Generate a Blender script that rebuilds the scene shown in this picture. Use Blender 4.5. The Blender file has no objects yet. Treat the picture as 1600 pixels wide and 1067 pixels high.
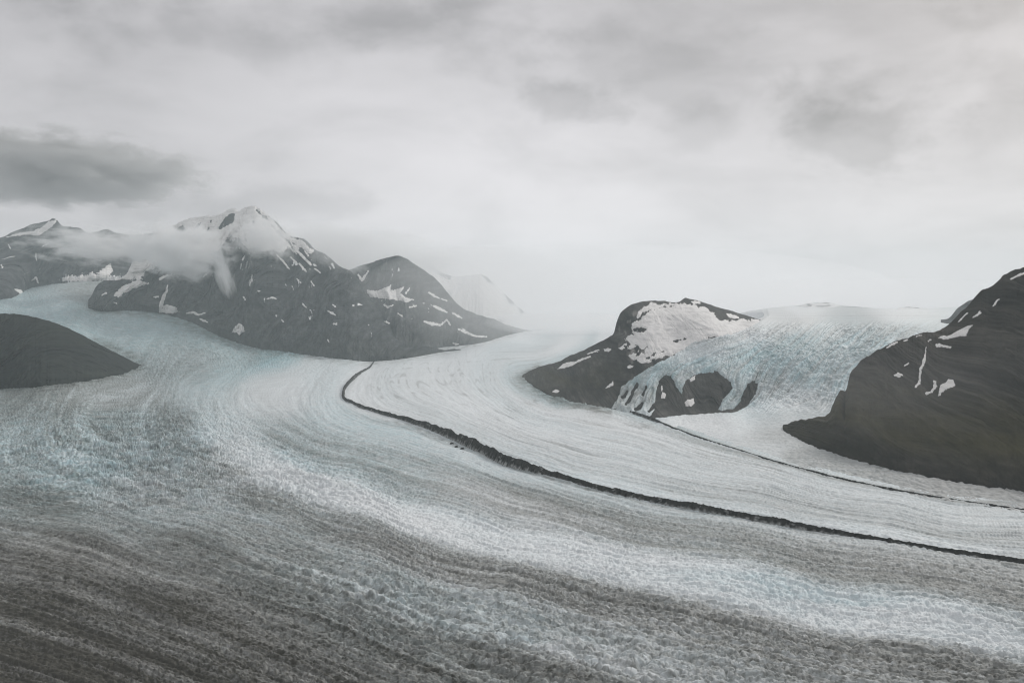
import bpy, math
import numpy as np

# ----------------------------------------------------------------------------
# Alpine valley glacier seen from the air: two ice streams joined by a dark
# medial moraine, an icefall spilling round a rock knoll, hazy mountains.
# Units are metres. Camera looks along +Y, 400 m above the flat ice.
# ----------------------------------------------------------------------------
H = 400.0
F = 35.0 / 36.0 * 1600.0
CX, CY, HY = 800.0, 533.5, 500.0
PITCH = math.atan((CY - HY) / F)
scene = bpy.context.scene
coll = scene.collection


def ray(px, py):
    px = np.asarray(px, float); py = np.asarray(py, float)
    x = (px - CX) / F
    u = (CY - py) / F
    c, s = math.cos(PITCH), math.sin(PITCH)
    return x, c + u * s, -s + u * c            # camera pitched down


def site(px, py, D):
    """world point at forward distance D on the sight line px, py"""
    x, y, z = ray(px, py)
    k = np.asarray(D, float) / y
    return np.stack([x * k, y * k, H + z * k], -1)


def flatD(px, py, z=0.0):
    x, y, zz = ray(px, py)
    return (z - H) / np.minimum(zz, -1e-4) * y


# ------------------------------------------------------------------ noise ----
def _hash(ix, iy, seed):
    h = (ix.astype(np.uint32) * np.uint32(374761393) + iy.astype(np.uint32) * np.uint32(668265263)
         + np.uint32((seed * 2246822519) & 0xffffffff))
    h = (h ^ (h >> np.uint32(13))) * np.uint32(1274126177)
    h = h ^ (h >> np.uint32(16))
    return h


def gn(x, y, seed=0):
    """2-D gradient noise, about -1..1"""
    x = np.asarray(x, np.float64); y = np.asarray(y, np.float64)
    x0 = np.floor(x); y0 = np.floor(y)
    fx = (x - x0).astype(np.float32); fy = (y - y0).astype(np.float32)
    ix = x0.astype(np.int64); iy = y0.astype(np.int64)
    u = fx * fx * fx * (fx * (fx * 6 - 15) + 10)
    v = fy * fy * fy * (fy * (fy * 6 - 15) + 10)

    def g(dx, dy):
        a = _hash(ix + dx, iy + dy, seed).astype(np.float32) * np.float32(2 * math.pi / 4294967296.0)
        return np.cos(a) * (fx - dx) + np.sin(a) * (fy - dy)
    a = g(0, 0); b = g(1, 0); c = g(0, 1); d = g(1, 1)
    return ((a + u * (b - a)) + v * ((c + u * (d - c)) - (a + u * (b - a)))) * 1.5


def fbm(x, y, seed=0, o=4, gain=0.5, lac=2.03):
    s = 0.0; a = 1.0; n = 0.0
    for k in range(o):
        s = s + a * gn(x * lac ** k + 17.3 * k, y * lac ** k - 9.1 * k, seed + k)
        n += a; a *= gain
    return s / n


def billow(x, y, seed=0, o=3, gain=0.5):
    s = 0.0; a = 1.0; n = 0.0
    for k in range(o):
        s = s + a * np.abs(gn(x * 2.07 ** k + 5.7 * k, y * 2.07 ** k + 3.3 * k, seed + k))
        n += a; a *= gain
    return s / n


def sstep(a, b, x):
    t = np.clip((x - a) / (b - a), 0, 1)
    return t * t * (3 - 2 * t)


def mix(a, b, t):
    return a + (b - a) * t


def curve(pts, x):
    """smooth monotone-ish interpolation of (x, y) pairs"""
    p = np.array(pts, float)
    xs, ys = p[:, 0], p[:, 1]
    m = np.gradient(ys, xs)
    x = np.asarray(x, float)
    i = np.clip(np.searchsorted(xs, x) - 1, 0, len(xs) - 2)
    h = xs[i + 1] - xs[i]
    t = np.clip((x - xs[i]) / h, 0, 1)
    r = ((1 + 2 * t) * (1 - t) ** 2 * ys[i] + t * (1 - t) ** 2 * h * m[i]
         + t * t * (3 - 2 * t) * ys[i + 1] + t * t * (t - 1) * h * m[i + 1])
    return r


def tps(ctrl, sx=1.0, sy=1.0, reg=1e-6):
    """thin plate spline through (x, y, value) triples"""
    c = np.array(ctrl, float)
    X = np.stack([c[:, 0] * sx, c[:, 1] * sy], 1) / 400.0
    n = len(X)

    def phi(r2):
        return 0.5 * r2 * np.log(np.maximum(r2, 1e-12))
    K = phi(((X[:, None] - X[None]) ** 2).sum(-1)) + np.eye(n) * reg
    P = np.concatenate([np.ones((n, 1)), X], 1)
    A = np.block([[K, P], [P.T, np.zeros((3, 3))]])
    w = np.linalg.solve(A, np.concatenate([c[:, 2], np.zeros(3)]))

    def f(px, py):
        px = np.asarray(px, float) * sx / 400.0; py = np.asarray(py, float) * sy / 400.0
        o = w[n] + w[n + 1] * px + w[n + 2] * py
        for k in range(n):
            o = o + w[k] * phi((px - X[k, 0]) ** 2 + (py - X[k, 1]) ** 2)
        return o
    return f


def shepard(ctrl, p=3.8, sy=2.0, r0=12.0):
    c = np.array(ctrl, float)

    def f(px, py, flow=None, psi=None):
        num = 0.0; den = 0.0
        cs = flow(c[:, 0], c[:, 1]) if flow is not None else c[:, 0] * 0
        for (x, y, v), q in zip(c, cs):
            if flow is None:
                r2 = (px - x) ** 2 + (sy * (py - y)) ** 2
            else:                                   # spread the value along the flow line
                r2 = (mix(.9, .42, sstep(250, 600, px)) * (px - x)) ** 2 + (mix(40, 230, sstep(250, 600, px)) * (psi - q)) ** 2 + (mix(2.0, .9, sstep(250, 600, px)) * (py - y)) ** 2
            w = (r2 + r0 * r0) ** (-p / 2)
            num = num + w * v; den = den + w
        return num / den
    return f


# ------------------------------------------------------------------- mesh ----
def grid_mesh(name, P, col, mat, keep=None, parent=None, smooth=True, flip=False):
    R, C = P.shape[:2]
    idx = np.arange(R * C).reshape(R, C)
    q = np.stack([idx[:-1, :-1], idx[:-1, 1:], idx[1:, 1:], idx[1:, :-1]], -1)
    if flip:
        q = q[..., ::-1]
    q = q.reshape(-1, 4)
    if keep is not None:
        q = q[keep.reshape(-1)]
    used = np.unique(q)
    rem = np.full(R * C, -1, np.int64); rem[used] = np.arange(len(used))
    q = rem[q]
    V = P.reshape(-1, 3)[used]
    me = bpy.data.meshes.new(name)
    me.vertices.add(len(V)); me.vertices.foreach_set('co', V.astype(np.float32).ravel())
    me.loops.add(q.size); me.loops.foreach_set('vertex_index', q.astype(np.int32).ravel())
    me.polygons.add(len(q)); me.polygons.foreach_set('loop_start', np.arange(0, q.size, 4, dtype=np.int32))
    me.update(calc_edges=True)
    me.polygons.foreach_set('use_smooth', np.full(len(q), smooth))
    if col is not None:
        a = me.color_attributes.new('albedo', 'FLOAT_COLOR', 'POINT')
        c4 = np.ones((len(V), 4), np.float32)
        c4[:, :3] = np.clip(col.reshape(-1, 3)[used], 0.004, 0.9)
        a.data.foreach_set('color', c4.ravel())
    me.validate()
    me.materials.append(mat)
    o = bpy.data.objects.new(name, me)
    coll.objects.link(o)
    if parent is not None:
        o.parent = parent
    return o


def tag(o, label, cat, kind=None, group=None):
    o['label'] = label; o['category'] = cat
    if kind: o['kind'] = kind
    if group: o['group'] = group
    return o


def normals(P):
    a = np.gradient(P, axis=1); b = np.gradient(P, axis=0)
    n = np.cross(a, b)
    n /= np.maximum(np.linalg.norm(n, axis=-1, keepdims=True), 1e-9)
    v = np.array([0, 0, H]) - P
    s = np.sign((n * v).sum(-1, keepdims=True)); s[s == 0] = 1
    return n * s


def sd_poly(px, py, poly):
    d = np.full(px.shape, 1e9); ins = np.zeros(px.shape, bool)
    n = len(poly)
    for i in range(n):
        ax, ay = poly[i]; bx, by = poly[(i + 1) % n]
        ex, ey = bx - ax, by - ay
        t = np.clip(((px - ax) * ex + (py - ay) * ey) / (ex * ex + ey * ey + 1e-9), 0, 1)
        d = np.minimum(d, np.hypot(px - ax - t * ex, py - ay - t * ey))
        if ay != by:
            cr = ((ay > py) != (by > py)) & (px < (bx - ax) * (py - ay) / (by - ay) + ax)
            ins ^= cr
    return np.where(ins, d, -d)


def sd_stroke(px, py, pts):
    """pts: (x, y, halfwidth) chain"""
    best = np.full(px.shape, -1e9)
    for (ax, ay, aw), (bx, by, bw) in zip(pts[:-1], pts[1:]):
        ex, ey = bx - ax, by - ay
        t = np.clip(((px - ax) * ex + (py - ay) * ey) / (ex * ex + ey * ey + 1e-9), 0, 1)
        best = np.maximum(best, .8 * (aw + (bw - aw) * t) - np.hypot(px - ax - t * ex, py - ay - t * ey))
    return best


# -------------------------------------------------------------- materials ----
def surf_mat(name, rough=0.85, spec=0.2, tint_scale=0.05, tint=0.25, bump=0.0, bump_scale=0.2, grain=(1, 1, 1)):
    m = bpy.data.materials.new(name); m.use_nodes = True
    nt = m.node_tree; N = nt.nodes; L = nt.links
    b = N['Principled BSDF']
    b.inputs['Roughness'].default_value = rough
    b.inputs['Specular IOR Level'].default_value = spec
    at = N.new('ShaderNodeAttribute'); at.attribute_name = 'albedo'
    tc = N.new('ShaderNodeTexCoord')
    no = N.new('ShaderNodeTexNoise'); no.inputs['Scale'].default_value = tint_scale
    no.inputs['Detail'].default_value = 5; no.inputs['Roughness'].default_value = 0.65
    gm = N.new('ShaderNodeMapping'); gm.inputs['Scale'].default_value = grain; L.new(tc.outputs['Object'], gm.inputs['Vector'])
    L.new(gm.outputs['Vector'], no.inputs['Vector'])
    mr = N.new('ShaderNodeMapRange'); mr.inputs['From Min'].default_value = 0.3; mr.inputs['From Max'].default_value = 0.7
    mr.inputs['To Min'].default_value = 1 - tint; mr.inputs['To Max'].default_value = 1 + tint
    L.new(no.outputs['Fac'], mr.inputs['Value'])
    vm = N.new('ShaderNodeVectorMath'); vm.operation = 'SCALE'
    L.new(at.outputs['Color'], vm.inputs[0]); L.new(mr.outputs['Result'], vm.inputs['Scale'])
    L.new(vm.outputs['Vector'], b.inputs['Base Color'])
    if bump > 0:
        bp = N.new('ShaderNodeBump'); bp.inputs['Strength'].default_value = 1.0
        bp.inputs['Distance'].default_value = bump
        n2 = N.new('ShaderNodeTexNoise'); n2.inputs['Scale'].default_value = bump_scale
        n2.inputs['Detail'].default_value = 6; n2.inputs['Roughness'].default_value = 0.7
        L.new(gm.outputs['Vector'], n2.inputs['Vector'])
        L.new(n2.outputs['Fac'], bp.inputs['Height']); L.new(bp.outputs['Normal'], b.inputs['Normal'])
    return m


M_ICE = surf_mat('glacier_ice', 0.7, 0.25, 0.09, 0.16, 1.6, 0.12)
M_ROCK = surf_mat('dark_rock', 0.95, 0.1, 0.025, 0.4, 7.0, 0.035, (1, .22, .45))
M_SNOW = surf_mat('old_snow', 0.8, 0.15, 0.02, 0.07, 2.0, 0.05)
M_DEBRIS = surf_mat('moraine_rubble', 0.95, 0.1, 0.12, 0.45, 3.0, 0.15)

WHITE = np.array([0.79, 0.815, 0.82])
GREY = np.array([0.29, 0.293, 0.277])
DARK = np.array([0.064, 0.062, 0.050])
BLUE = np.array([0.30, 0.545, 0.60])


def ice_colour(dirt, blue):
    d = np.clip(dirt, 0, 1)[..., None]; b = np.clip(blue, 0, 1)[..., None]
    c = np.where(d < 0.5, mix(WHITE, GREY, d * 2), mix(GREY, DARK, d * 2 - 1))
    return c * mix(np.ones(3), BLUE / WHITE, b)


# -------------------------------------------------------------- moraine lines
MOR1 = [(584, 566), (578, 574), (562, 584), (547, 597), (537, 611), (537, 622), (556, 633), (590, 645), (640, 660),
        (690, 678), (740, 700), (785, 722), (830, 736), (880, 750), (940, 766), (1000, 779), (1100, 797), (1200, 815),
        (1300, 833), (1400, 850), (1500, 865), (1600, 879), (1760, 903), (2200, 966)]
MOR2 = [(985, 645), (1010, 653), (1050, 668), (1100, 686), (1150, 702), (1200, 718), (1250, 732), (1300, 745),
        (1350, 756), (1400, 766), (1450, 775), (1500, 783), (1600, 797), (1760, 816), (2200, 866)]


# ============================================================= main glacier ==
def build_glacier():
    ctrl = []
    for px in range(-500, 2400, 200):
        for py in (640, 720, 820, 950, 1100, 1300):
            if px < 900 or py >= 800:
                ctrl.append((px, py, 1e4 / flatD(px, py)))
    for px in (900, 1100, 1300, 1500, 1800, 2200):
        for py in (660, 730):
            ctrl.append((px, py, 1e4 / flatD(px, py)))
    for px, py, D in [(218, 575, 8200), (120, 600, 6200), (0, 607, 5850), (-300, 612, 5600),
                      (300, 590, 6950), (450, 590, 6950), (600, 600, 6250), (700, 600, 6250),
                      (380, 563, 9000), (218, 548, 9000), (120, 505, 9600), (0, 482, 10300), (-300, 470, 10300),
                      (0, 468, 11400), (150, 485, 11200), (330, 520, 10900), (400, 545, 10300), (500, 556, 10000),
                      (580, 563, 9700), (160, 438, 14500), (20, 455, 13600), (100, 440, 14300), (-300, 440, 14000), (-500, 440, 13800), (-500, 475, 10200), (-500, 622, 5500),
                      (300, 470, 14000), (690, 550, 11000), (800, 521, 14500), (900, 511, 18500), (700, 520, 15000),
                      (550, 510, 15000), (830, 505, 21000), (980, 512, 18000), (900, 548, 10200), (825, 588, 7000),
                      (950, 525, 14000), (1000, 560, 9000)]:
        ctrl.append((px, py, 1e4 / D))
    disp = tps(ctrl)
    px = np.concatenate([np.linspace(-520, -25, 130)[:-1], np.linspace(-25, 1625, 1440)[:-1], np.linspace(1625, 2200, 140)])
    t = np.concatenate([np.linspace(0, .83, 800)[:-1], np.linspace(.83, 1, 70)])
    top = curve([(-200, 437), (0, 437), (60, 437), (165, 437), (215, 470), (300, 500), (420, 525), (600, 530), (700, 508),
                 (830, 500), (1000, 500), (1800, 640), (2200, 700)], px)
    PY = top[None] + (1290 - top[None]) * (t[:, None] ** 1.12)
    PX = np.broadcast_to(px, PY.shape)
    D = 1e4 / np.maximum(disp(PX, PY), 0.35)
    P = site(PX, PY, D)
    X, Y = P[..., 0], P[..., 1]
    # stream function: one value along each flow line
    lines = {0.0: MOR1[:-1:2], 1.0: [(470, 577), (385, 598), (420, 640), (560, 700), (700, 742), (850, 790), (1050, 838), (1300, 888), (1600, 935), (1760, 960)],
             2.0: [(360, 575), (280, 600), (300, 650), (380, 710), (480, 752), (620, 800), (800, 848), (1000, 890), (1300, 942), (1600, 985), (1760, 1010)],
             3.0: [(250, 590), (130, 640), (200, 705), (320, 755), (450, 785), (600, 830), (800, 890), (1000, 940), (1200, 985), (1500, 1040), (1760, 1090)],
             4.0: [(60, 622), (-20, 690), (150, 770), (300, 815), (450, 870), (600, 918), (800, 980), (1000, 1040), (1200, 1090), (1500, 1170)],
             5.0: [(-120, 650), (-140, 760), (60, 850), (250, 912), (400, 965), (600, 1045), (800, 1120)],
             6.2: [(-160, 880), (50, 960), (200, 1010), (350, 1070), (600, 1170)],
             -1.0: [(660, 556), (610, 590), (650, 625), (750, 665), (900, 718), (1100, 762), (1300, 798), (1600, 838), (1760, 860)],
             -2.0: [(830, 535), (740, 580), (780, 625), (870, 660), (1000, 695), (1200, 740), (1400, 780), (1600, 812), (1760, 835)],
             -3.0: [(930, 530), (800, 590), (870, 635)] + MOR2[1::2]}
    sc_ctrl = [(x, y, v) for v, l in lines.items() for x, y in l]
    flow = tps(sc_ctrl, reg=6e-3)
    psi = flow(PX, PY)
    A = psi * 400.0                                     # metres across the flow
    S = 0.6 * X - 0.8 * Y                               # metres along it
    far = sstep(5000, 9000, Y)
    # ------------------------------------------------ where it is broken up
    rough = shepard([(0, 480, .7), (200, 510, .8), (300, 560, 1), (430, 550, 1), (500, 575, .4), (560, 600, .05), (450, 615, .12),
                     (330, 610, .3), (150, 625, .8), (100, 690, 1), (250, 690, 1), (350, 720, 1), (200, 750, 1), (420, 715, .55), (330, 690, .7), (520, 690, .5),
                     (600, 640, .06), (700, 700, .12), (650, 740, .3), (800, 770, .35), (1000, 820, .5), (1300, 880, .5), (1600, 930, .5),
                     (480, 750, .8), (620, 800, .45), (800, 850, .6), (1000, 890, .7), (1300, 945, .8), (1600, 990, .8),
                     (420, 800, .5), (700, 880, .7), (1000, 950, .8), (1300, 1020, .8), (600, 930, .9), (850, 1000, .9), (300, 830, .5),
                     (100, 830, .5), (200, 950, .5), (500, 1020, .6), (50, 1040, .5), (700, 600, .03), (850, 605, .7), (800, 560, .15),
                     (900, 680, .08), (1100, 740, .1), (1400, 810, .15), (1600, 840, .2), (1300, 770, .1), (900, 530, .1)])(PX, PY, flow, psi)
    serac = np.exp(-(((PX - 220) / 190) ** 2 + ((PY - 705) / 75) ** 2)) + 0.6 * np.exp(-(((PX - 480) / 160) ** 2 + ((PY - 765) / 40) ** 2))
    humps = np.exp(-(((PX - 760 - (PY - 980) * 1.8) / 330) ** 2 + ((PY - 975 - (PX - 760) * 0.2) / 48) ** 2))
    wa = fbm(S / 140, A / 140, 3, 3) * 35
    wb = fbm(S / 140 + 40, A / 140, 4, 3) * 35
    h = fbm(S / 420, A / 300, 11, 3) * 9 * (0.4 + rough)
    sr = billow((S + A * .25 + wa) / 62, (A + wb) / 120, 21, 3, .5)
    h += serac * sr * 32
    h += humps * (billow((S + wa) / 60, (A + wb) / 85, 23, 2) * 13)
    near = 1 - sstep(3200, 6500, Y)
    mid = 1 - sstep(7000, 13000, Y)
    # open crevasses: thin slots along the zero lines of stretched noise, mostly across the flow
    def slots(su, au, ls, la, seed, w):
        q = gn(su / ls, au / la, seed) + .35 * gn(su / ls * 2.3 + 7, au / la * 2.1, seed + 1)
        return -np.exp(-(q / w) ** 2)
    k1 = slots(S + A * .35 + wa * .5, A + wb * .4, 17, 60, 31, .13)
    k2 = slots(S - A * .25 + wa * .3, A + wb * .3, 9, 30, 35, .17)
    k3 = slots(S + wa, A + wb, 42, 150, 37, .12)
    c1 = billow((S + wa * .6) / 17, (A + wb * .6) / 30, 131, 3, .6)
    c2 = billow((S + wa * .3) / 8, (A + wb * .3) / 17, 135, 2, .65)
    c3 = billow((S + wa * .5) / 48, (A + wb * .5) / 90, 137, 2, .6)
    lumpy = np.clip(serac + humps, 0, 1)
    h += rough * ((c1 * 2.6 + k1 * 3.4) * mid + (c2 * 1.8 + k2 * 1.8) * near + c3 * (3.5 + 6 * lumpy) + k3 * 4 * mid + (c3 * 24 + c1 * 14) * far)
    h += np.clip(serac, 0, 1.2) * (c1 * 7 + k1 * 4)
    # long ridges drawn out along the flow
    st1 = fbm(S / 1500 + 3, A / 42, 41, 4, .6)
    st2 = fbm(S / 600, A / 15, 43, 3, .6)
    st3 = 1 - np.abs(gn(S / 500 + wa / 300, (A + wb * .2) / 34, 45)) * 2
    h += (st1 * 4.2 * mid + st2 * 2.2 * near + np.maximum(st3, 0) ** 3 * 1.8 * near * (1 - .5 * serac)) * (1 - .7 * far)
    h += (1 - rough) * (fbm(S / 45, A / 30, 47, 3, .6) * 2.6 + c2 * .7) * mid
    P = P.copy(); P[..., 2] += h - rough * 2.5
    # ------------------------------------------------------------- colouring
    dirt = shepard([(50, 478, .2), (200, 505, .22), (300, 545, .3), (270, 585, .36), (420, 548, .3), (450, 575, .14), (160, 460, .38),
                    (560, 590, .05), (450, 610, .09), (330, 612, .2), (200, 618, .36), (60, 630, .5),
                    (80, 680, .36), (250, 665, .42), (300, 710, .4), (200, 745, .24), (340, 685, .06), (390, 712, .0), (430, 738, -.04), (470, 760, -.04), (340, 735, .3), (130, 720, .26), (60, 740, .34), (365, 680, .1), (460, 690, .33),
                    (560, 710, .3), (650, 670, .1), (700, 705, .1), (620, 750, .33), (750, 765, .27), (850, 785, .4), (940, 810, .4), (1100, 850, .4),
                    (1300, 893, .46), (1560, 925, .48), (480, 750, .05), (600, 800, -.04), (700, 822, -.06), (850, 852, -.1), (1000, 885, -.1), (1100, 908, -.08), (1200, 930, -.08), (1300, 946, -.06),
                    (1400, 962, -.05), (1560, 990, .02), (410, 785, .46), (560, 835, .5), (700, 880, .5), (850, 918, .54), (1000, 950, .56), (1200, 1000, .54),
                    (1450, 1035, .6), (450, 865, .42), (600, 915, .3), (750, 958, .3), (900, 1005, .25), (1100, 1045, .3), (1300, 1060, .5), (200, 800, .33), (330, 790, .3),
                    (40, 790, .55), (100, 860, .72), (300, 870, .6), (50, 950, .98), (250, 950, .9), (400, 960, .76), (100, 1040, 1.08), (350, 1040, .92),  # lower left: dirty ice, with the corner vignette painted in as extra darkness
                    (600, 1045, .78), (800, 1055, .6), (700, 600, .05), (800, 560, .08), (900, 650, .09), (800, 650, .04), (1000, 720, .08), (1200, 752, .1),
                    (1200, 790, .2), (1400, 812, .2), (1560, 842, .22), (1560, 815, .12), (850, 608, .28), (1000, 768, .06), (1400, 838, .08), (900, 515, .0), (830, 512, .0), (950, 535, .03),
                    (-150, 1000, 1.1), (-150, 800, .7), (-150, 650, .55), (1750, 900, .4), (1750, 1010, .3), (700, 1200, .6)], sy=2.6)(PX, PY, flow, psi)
    stripe = fbm(S / 2600 + 9, A / 70, 51, 4, .62)
    stripe2 = fbm(S / 900, A / 22, 53, 3, .6)
    patch = fbm(S / 120, A / 90, 55, 4, .6)
    speck = fbm(S / 16, A / 20, 57, 3, .7)
    stripe3 = fbm(S / 700 + wa / 500, A / 9, 59, 3, .6)
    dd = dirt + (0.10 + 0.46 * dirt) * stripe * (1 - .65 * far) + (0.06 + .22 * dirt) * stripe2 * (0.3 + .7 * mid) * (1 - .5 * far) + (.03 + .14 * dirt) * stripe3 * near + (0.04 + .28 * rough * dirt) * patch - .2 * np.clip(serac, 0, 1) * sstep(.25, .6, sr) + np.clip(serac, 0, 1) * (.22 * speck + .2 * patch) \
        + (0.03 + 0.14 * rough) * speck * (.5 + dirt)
    # fine dark ticks: silt filled cracks and clean crests at a few metres
    q1 = gn(S / 8 + A / 22, A / 26 - S / 60, 81) + .4 * gn(S / 4, A / 9, 82)
    q2 = gn(S / 19 - A / 60, A / 48, 83) + .4 * gn(S / 9, A / 20, 84)
    dd += (.05 + .24 * rough) * (.3 + dirt) * ((np.exp(-(q1 / .2) ** 2) - .32) * near + (np.exp(-(q2 / .17) ** 2) - .28))
    dd += .10 * (.3 + dirt) * (fbm(S / 5, A / 5, 85, 2) * 1.6) * near
    # thin dark melt lines on the clean centre stream
    ln = sstep(0.72, 0.95, 1 - np.abs(gn(S / 1800 + 2, A / 62, 61)) * 2.2) * sstep(-3.2, -2.6, psi) * (1 - sstep(-.6, -.1, psi)) * sstep(.0, .5, gn(S / 400, A / 300, 63) + .25)
    dd += 0.17 * ln * mid
    # brown strip hugging the far moraine
    dd += 0.25 * np.exp(-((psi + 2.86) / .12) ** 2) * sstep(1000, 1120, PX)
    # dirty fringe of the medial moraine
    dd += .42 * np.exp(-((psi - .03) / .085) ** 2) * np.clip(.45 + 1.3 * fbm(S / 60, A / 16, 65, 4, .6), 0, 1) * sstep(560, 640, PX)
    for sh, amt in [([(840, 575, 0), (818, 590, 0), (840, 608, 0), (870, 624, 0), (950, 644, 0)], .5), ([(120, 601, 0), (190, 586, 0), (222, 571, 0), (205, 558, 0), (150, 533, 0)], .35),
                    ([(143, 485, 0), (250, 493, 0), (340, 528, 0), (400, 548, 0), (580, 567, 0), (690, 549, 0), (800, 522, 0)], .3), ([(0, 611, 0), (120, 601, 0)], .3)]:
        sdv = -sd_stroke(PX, PY, sh)
        dd += amt * np.exp(-(sdv / 7) ** 2) * np.clip(.6 + 1.2 * fbm(X / 80, Y / 200, 67, 3), 0, 1.3)
    # undermelted rubble shore around the knoll and the left hill
    blue = shepard([(0, 478, .7), (120, 495, .75), (250, 515, .75), (330, 535, .75), (430, 552, 1.), (380, 565, .7), (300, 560, .5), (500, 575, .25), (560, 600, .08), (440, 610, .12),
                    (620, 675, .5), (560, 715, .45), (520, 680, .45), (480, 720, .5), (700, 700, .3), (860, 600, .75), (830, 575, .4), (800, 540, .2), (780, 620, .2), (700, 600, .08),
                    (150, 740, .65), (60, 700, .6), (270, 700, .55), (390, 715, .2), (440, 740, .1), (180, 660, .6), (220, 770, .35), (650, 930, .36), (800, 985, .32), (500, 900, .3), (1250, 925, .4), (1000, 870, .12),
                    (1100, 860, .25), (850, 860, .12), (600, 800, .06), (1400, 960, .15), (900, 650, .06), (1200, 760, .2), (1400, 800, .2), (800, 790, .1), (700, 890, .1),
                    (100, 900, .05), (300, 980, .05), (1000, 950, .12), (1300, 1010, .12), (1500, 900, .12), (900, 1030, .15), (100, 1050, .0), (900, 520, .0), (830, 515, .05), (950, 530, .0), (180, 620, .3), (160, 455, .3)], sy=2.2)(PX, PY, flow, psi)
    bb = blue * (0.75 + 0.7 * fbm(S / 60, A / 50, 71, 4, .65) + 0.35 * rough * speck)
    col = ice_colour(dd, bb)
    m2y = curve(MOR2, np.maximum(PX, 985))
    keepv = (PX < 1020) | (PY > m2y - 10)
    keep = keepv[:-1, :-1] & keepv[1:, 1:]
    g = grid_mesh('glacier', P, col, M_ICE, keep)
    tag(g, 'broad valley glacier of white, blue and dirt-striped ice sweeping round the bend', 'glacier', 'structure')
    return disp, px, P, PX, PY


DISP, GPX, GP, GPXX, GPYY = build_glacier()


def iceD(px, py):
    return 1e4 / np.maximum(DISP(px, py), 0.35)


fieldB = tps([(x, y, 1e4 / d) for x, y, d in [
    (815, 590, 6900), (840, 606, 5850), (870, 622, 5150), (910, 633, 4720), (950, 641, 4430), (1010, 653, 4080), (1060, 655, 4030), (1110, 650, 4150), (1170, 645, 4300), (1225, 672, 3640), (1150, 690, 3300),
    (1300, 700, 3120), (1400, 730, 2720), (1600, 760, 2400), (1800, 790, 2150), (1250, 730, 2720), (1450, 775, 2270), (1600, 797, 2100), (1800, 820, 1950), (2150, 860, 1730), (2150, 840, 1830), (2150, 500, 8000), (1050, 668, 3720),
    (835, 578, 7000), (900, 550, 6500), (935, 535, 6200), (962, 515, 5900), (968, 490, 5850), (1000, 474, 5950), (1075, 468, 6300), (1130, 480, 6600), (1180, 496, 7000),
    (900, 590, 5600), (930, 610, 5100), (960, 570, 5350), (1000, 600, 4750), (1000, 550, 5250), (1040, 505, 5600), (1060, 530, 5350), (1050, 570, 4900), (1090, 575, 4850), (1100, 610, 4480), (1040, 620, 4430), (1160, 610, 4500),
    (1170, 570, 4900), (1170, 530, 5500), (1250, 640, 4230), (1300, 610, 4420), (1250, 585, 4750), (1320, 560, 5000), (1250, 545, 5250), (1350, 535, 5450), (1250, 515, 6300), (1400, 520, 5900), (1400, 500, 7800), (1250, 500, 7800),
    (1250, 488, 10500), (1450, 490, 10500), (1500, 484, 12500), (1300, 480, 13500), (1180, 485, 10500), (1600, 490, 10000), (1600, 560, 5200), (1600, 650, 3500), (1800, 600, 4200), (1800, 500, 9000), (1450, 620, 4200)]])


def DB(PX, PY, V=None):
    return 1e4 / np.maximum(fieldB(PX, PY), 0.4)


# ================================================================ mountains ==
class Sheet:
    pass


def column_sheet(px0, px1, nc, nr, base, crest, Dfun, seed, amp=120.0, gully=260.0, jit=1.6, back=900.0, bslope=0.75, skirt=70.0, warp=1.0, fine=1.0, jl=14.0, foot=.12, radial=True):
    """a rock slope between a foot line and a crest line, with gullies, and its far side"""
    s = Sheet()
    px = np.linspace(px0, px1, nc)
    b = curve(base, px); c = curve(crest, px)
    c = c + jit * (fbm(px / jl, px * 0 + seed, seed, 4, .6) * 1.6)
    b = b + 0.8 * fbm(px / 11, px * 0 + seed, seed + 3, 3)
    c = np.minimum(c, b - 0.6)
    v = np.linspace(0, 1, nr)
    PY = b[None] + (c - b)[None] * v[:, None]
    PX = np.broadcast_to(px, PY.shape)
    V = np.broadcast_to(v[:, None], PY.shape)
    D = Dfun(PX, PY, V)
    P0 = site(PX, PY, D)
    X, Z = P0[..., 0], P0[..., 2]
    T = (Z - Z[:1]) * 1.3                                        # height climbed
    wx = fbm(X / (gully * 2), T / (gully * 3), seed + 5, 3) * gully * warp
    rid = 1 - billow((X + wx) / gully, T / (gully * 3.4), seed + 7, 4, .52) * 1.6
    bro = fbm((X + wx) / (gully * .4), T / (gully * .9), seed + 9, 5, .62)
    env = sstep(0, foot, V) * (0.35 + 0.65 * np.minimum(1, (1 - V) / 0.15))
    rel = env * amp * ((rid - .4) + .45 * bro * fine)
    P = site(PX, PY, D - rel) if radial else P0 + normals(P0) * (.6 * rel)[..., None]
    s.T = T; s.wx = wx
    rows = [P]
    sk = P[:1].copy(); sk[..., 2] -= skirt; sk[..., 1] -= skirt * .35
    nb = 14
    bk = []
    xs = P[-1, :, 0]
    for k in range(1, nb + 1):
        q = P[-1].copy(); t = k / nb
        dirv = q[:, :2] / np.linalg.norm(q[:, :2], axis=1, keepdims=True)
        q[:, :2] += dirv * back * t
        q[:, 2] -= back * t * bslope * (0.35 + 0.65 * t) + 0 * xs
        q[:, 2] += fbm(xs / gully, xs * 0 + k * .6, seed + 21, 4) * amp * .3 * t - 6 * (k > 0)
        bk.append(q[None])
    s.P = np.concatenate([sk, P] + bk, 0)
    s.front = P; s.PX = PX; s.PY = PY; s.V = V; s.N = normals(P); s.nb = nb; s.rid = rid; s.bro = bro; s.D = D
    return s


def full(s, c):
    """spread front colours over skirt and back rows"""
    return np.concatenate([c[:1], c] + [c[-1:]] * s.nb, 0)


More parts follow.
